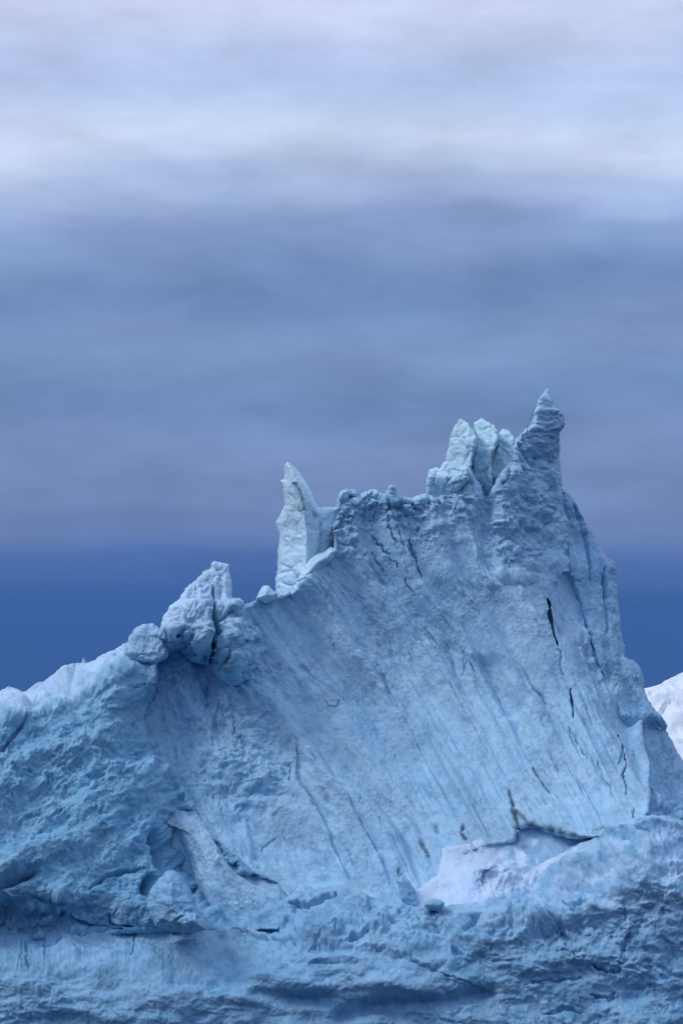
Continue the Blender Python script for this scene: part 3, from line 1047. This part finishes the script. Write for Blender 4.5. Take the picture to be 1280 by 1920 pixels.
def ledge_detail(U, V, sd):
    right = sstep(820, 980, U + 40 * fbm(U / 80, V / 80, 2, 240))
    upper = sstep(1800, 1740, V + 0.0 * U) * sstep(420, 520, U)
    rough = np.clip(np.maximum(right * (0.55 + 0.45 * sstep(1900, 1750, V)), upper), 0, 1)
    d = 1.1 * fbm(U / 210, V / 80, 3, 241) + relief(U, V, 60, 0.6, 245, 1.8, -6)
    d = d + rough * (relief(U, V, 70, 0.9, 248, 1.2, 25) + (0.3 + 1.1 * sstep(-0.3, 0.4, fbm(U / 130, V / 90, 2, 249))) * (relief(U, V, 34, 0.55, 250, 1.1, 20) + relief(U, V, 15, 0.28, 253)))
    d = d + relief(U, V, 20, 0.16, 262, 1.2) + 0.07 * fbm(U / 5, V / 6, 3, 266)
    # vertical runnels on the washed lower left
    left = sstep(420, 300, U) * sstep(1740, 1770, V)
    d = d + left * 0.10 * fbm(U / 10, V / 40, 4, 270, 0.6)
    d = d - sstep(130, 90, U) * left * 0.9 * np.clip(fbm(U / 8, V / 45, 3, 274) - 0.25, 0, 1) * sstep(1860, 1770, V)
    # shelf lip at the old waterline
    line = np.interp(U, [-230, 0, 140, 260, 440, 548, 620, 690, 780, 830, 920, 1000], [1745, 1765, 1757, 1746, 1742, 1755, 1765, 1777, 1804, 1828, 1858, 1880])
    line = line + 5 * fbm(U / 50, U * 0, 3, 278)
    k = V - line
    fade = sstep(1000, 900, U)
    d = d + fade * 0.25 * sstep(-50, -3, k) * sstep(6, -3, k)
    # long undercuts
    for pts, w, dp in (([(640, 1905), (699, 1887), (770, 1880), (850, 1872), (919, 1860)], 14, 0.9), ([(480, 1862), (540, 1874), (611, 1872)], 14, 0.7),
                       ([(330, 1840), (420, 1838), (500, 1840)], 14, 0.35), ([(400, 1715), (470, 1722)], 10, 0.5)):
        d = d - dent(U, V, pts, w, dp)
    for cx, cy, rx, ry, h, an in ((760, 1850, 90, 22, 0.9, 12), (560, 1840, 90, 18, 0.8, 5), (690, 1730, 60, 22, 1.0, 10), (780, 1750, 70, 30, 0.8, 0),
                                  (1010, 1700, 90, 50, 1.1, 20), (1180, 1600, 80, 40, 1.0, 0), (1180, 1740, 80, 60, 0.8, 0), (1230, 1550, 45, 14, 0.8, 4),
                                  (300, 1800, 130, 24, 0.7, -8), (950, 1640, 36, 22, 0.8, -20), (1080, 1620, 60, 20, 0.6, -14)):
        d = d + ell(U, V, cx, cy, rx, ry, h, an)
    for pts, w, dp in (([(435, 1742), (488, 1748), (548, 1755), (549, 1762)], 3.4, 0.9), ([(685, 1776), (720, 1783), (773, 1802), (825, 1826), (872, 1841), (922, 1858)], 3.2, 0.5),
                       ([(541, 1690), (576, 1694), (612, 1684), (629, 1678)], 6.5, 1.5), ([(643, 1762), (665, 1757), (692, 1748)], 8, 1.9),
                       ([(586, 1737), (605, 1735), (629, 1727), (632, 1745)], 4.5, 1.3), ([(577, 1777), (592, 1765), (602, 1750)], 4, 1.0), ([(525, 1725), (536, 1710)], 5, 1.1),
                       ([(140, 1758), (172, 1749), (254, 1747), (252, 1765), (248, 1798)], 3.2, 0.8), ([(80, 1775), (108, 1772), (114, 1762)], 6, 0.9),
                       ([(50, 1765), (52, 1820)], 3.5, 0.7), ([(40, 1765), (42, 1810)], 2.6, 0.5), ([(320, 1746), (345, 1751), (384, 1742)], 4, 0.6),
                       ([(868, 1755), (890, 1730), (905, 1715)], 8, 1.2), ([(815, 1740), (822, 1755)], 6, 1.0), ([(850, 1780), (862, 1790)], 9, 1.0),
                       ([(905, 1655), (915, 1630), (935, 1622)], 4.5, 0.9), ([(970, 1625), (980, 1648)], 4, 0.8), ([(1055, 1690), (1075, 1705), (1090, 1690)], 8, 1.0),
                       ([(1110, 1810), (1135, 1822), (1160, 1820)], 4, 0.9), ([(1165, 1795), (1170, 1770), (1180, 1750)], 4.5, 0.8), ([(1035, 1720), (1062, 1760), (1075, 1790)], 6, 0.7),
                       ([(1195, 1570), (1218, 1572)], 6, 0.9), ([(1050, 1660), (1085, 1655)], 5, 0.8), ([(1105, 1865), (1140, 1870), (1150, 1860)], 6, 0.8),
                       ([(1168, 1700), (1170, 1730)], 3, 0.6), ([(985, 1845), (1040, 1838), (1090, 1835)], 4, 0.6), ([(1020, 1900), (1060, 1888), (1085, 1900)], 6, 0.8)):
        d = d - groove(U, V, pts, w * 0.8, dp * 0.62, wob=7)
    return d


def ledge_snow(U, V, sd):
    s = poly_sd(U, V, [(880, 1640), (900, 1610), (960, 1590), (1000, 1600), (1080, 1590), (1085, 1605), (1030, 1620), (1000, 1650), (960, 1660), (905, 1690), (880, 1690)])
    return np.clip(sstep(-14, 10, s + 16 * fbm(U / 16, V / 14, 4, 280, 0.6)), 0, 1) * 0.8 + 0.45 * sstep(820, 960, U) * sstep(1800, 1640, V) * sstep(-0.3, 0.3, fbm(U / 40, V / 30, 3, 283))


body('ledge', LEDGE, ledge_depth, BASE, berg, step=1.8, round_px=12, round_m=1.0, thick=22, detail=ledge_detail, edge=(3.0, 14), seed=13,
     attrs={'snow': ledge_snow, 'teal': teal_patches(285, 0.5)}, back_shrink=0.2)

# --- snow lying in the pocket between wall and ledge
POCKET = [(750, 1690), (776, 1672), (820, 1640), (830, 1590), (880, 1580), (930, 1560), (985, 1540), (1080, 1550), (1130, 1575), (1080, 1625), (1000, 1680), (900, 1720), (780, 1722)]


def pocket_depth(U, V, sd):
    return np.interp(V, [1540, 1600, 1720], [203.0, 201.5, 196.4]) - 2.8 * sstep(900, 1230, U)


body('snow_patch', POCKET, pocket_depth, BASE, berg, step=2.2, round_px=8, thick=2.0, edge=(3, 16), seed=14,
     detail=lambda U, V, sd: 0.25 * fbm(U / 40, V / 30, 3, 290) + 0.04 * fbm(U / 6, V / 6, 2, 293),
     attrs={'snow': lambda U, V, sd: np.clip(1.0 - 0.9 * sstep(-0.2, 0.25, fbm(U / 22, V / 18, 4, 296) + 0.5 * sstep(960, 1040, U)) * sstep(890, 965, U), 0, 1)})


def loose(name, poly, y0, bulge, seed, mat, parent=None, kx=0.0, kz=0.0, step=1.4, det=1.0, thick=2.5, rp=14, rm=1.0):
    cu, cv = np.mean([p[0] for p in poly]), max(p[1] for p in poly)
    org = [float(x) for x in world_at(cu, cv, y0 + 0.5)]
    R = max(max(p[0] for p in poly) - min(p[0] for p in poly), max(p[1] for p in poly) - min(p[1] for p in poly)) / 3

    def dep(U, V, sd):
        return y0 - bulge * np.clip(sd / R, 0, 1) ** 0.7 - kx * (U - cu) - kz * (V - cv)

    def detl(U, V, sd):
        return det * (relief(U, V, 28, 0.5, seed) + facets(U, V, 36, 0.2, seed + 3))
    return body(name, poly, dep, mat, parent, step=step, round_px=rp, round_m=rm, thick=thick, detail=detl, edge=(min(2.6, R * 0.12), 12), seed=seed, origin=org)


# round knob on the shoulder's crest, knobs along the ridge
KN = [([(236, 1214), (243, 1192), (254, 1176), (269, 1169), (288, 1169), (302, 1180), (312, 1198), (316, 1228), (292, 1246), (256, 1242), (236, 1228)], 205.2, 0.1),
      ([(480, 1122), (486, 1108), (493, 1098), (503, 1098), (511, 1104), (519, 1112), (515, 1124), (498, 1130)], 208.4, 0.5),
      ([(436, 1130), (440, 1122), (449, 1121), (457, 1128), (456, 1137)], 207.0, 0.3),
      ([(556, 1088), (566, 1070), (578, 1050), (592, 1040), (606, 1036), (618, 1026), (632, 1032), (622, 1052), (606, 1062), (590, 1078), (572, 1092)], 210.6, 0.6),
      ([(724, 934), (728, 920), (733, 913), (739, 915), (738, 926), (732, 940)], 212.4, 0.3)]
for i, (poly, y0, b) in enumerate(KN):
    loose('ice_knob', poly, y0, b, 300 + i * 11, ICE if i == 0 else CRUST, berg, kz=0.01, det=1.0 if i == 0 else 0.6)

# --- loose chunks of ice lying on the berg: things of their own
ck = loose('ice_chunk', [(274, 1700), (280, 1672), (296, 1650), (312, 1634), (326, 1632), (342, 1642), (356, 1668), (366, 1694), (384, 1728), (386, 1742),
                         (360, 1750), (320, 1747), (290, 1735)], 191.2, 1.2, 360, BASE, kz=0.016, det=0.9, rp=18, rm=1.4)
ck['label'] = 'large wedge-shaped block of blue ice fallen below dark hollows at lower left'
ck['category'] = 'ice block'
ck = loose('ice_chunk', [(794, 1698), (797, 1690), (808, 1685), (822, 1686), (833, 1692), (832, 1702), (820, 1708), (804, 1708)], 194.4, 0.4, 380, BASE, det=0.3, rp=8, rm=0.6, thick=1.0)
ck['label'] = 'small egg-shaped ice chunk at the lower edge of the white snow patch'
ck['category'] = 'ice block'
ck = loose('ice_chunk', [(744, 1652), (752, 1640), (766, 1650), (778, 1668), (786, 1690), (786, 1704), (770, 1706), (752, 1688)], 197.2, 0.4, 390, BASE, det=0.4, rp=8, rm=0.6, thick=1.2)
ck['label'] = 'leaning slab of ice at the left end of the white snow patch'
ck['category'] = 'ice block'

# ---------------------------------------------------------------- snow-covered iceberg behind
FAR = [(1080, 1345), (1150, 1310), (1206, 1291), (1235, 1283), (1262, 1268), (1290, 1255), (1360, 1220), (1440, 1205), (1540, 1230), (1640, 1300), (1720, 1420),
       (1760, 1600), (1760, 2010), (1000, 2010), (1020, 1500)]
far_o = world_at(1380, 2000, 560)


def far_depth(U, V, sd):
    return 545 + np.interp(V, [1200, 1300, 1450, 2010], [70, 45, 20, 0])


def far_detail(U, V, sd):
    d = 1.6 * fbm((U + V) / 60, (V - U * 0.4) / 40, 4, 400, 0.5) + 0.5 * fbm(U / 14, V / 10, 4, 405, 0.6)
    d = d - groove(U, V, [(1230, 1345), (1245, 1325), (1262, 1310)], 4, 2.0, wob=4)
    d = d - groove(U, V, [(1215, 1302), (1245, 1285), (1280, 1266), (1330, 1240)], 4, 1.6, wob=4)
    return d


fb = body('distant_iceberg', FAR, far_depth, SNOW, None, step=3.0, round_px=20, round_m=4, thick=60, detail=far_detail, edge=(2, 30), seed=20,
          origin=(float(far_o[0]), 560.0, 0.0))
fb['label'] = 'smooth white snow-covered iceberg farther off behind the right edge'
fb['category'] = 'iceberg'
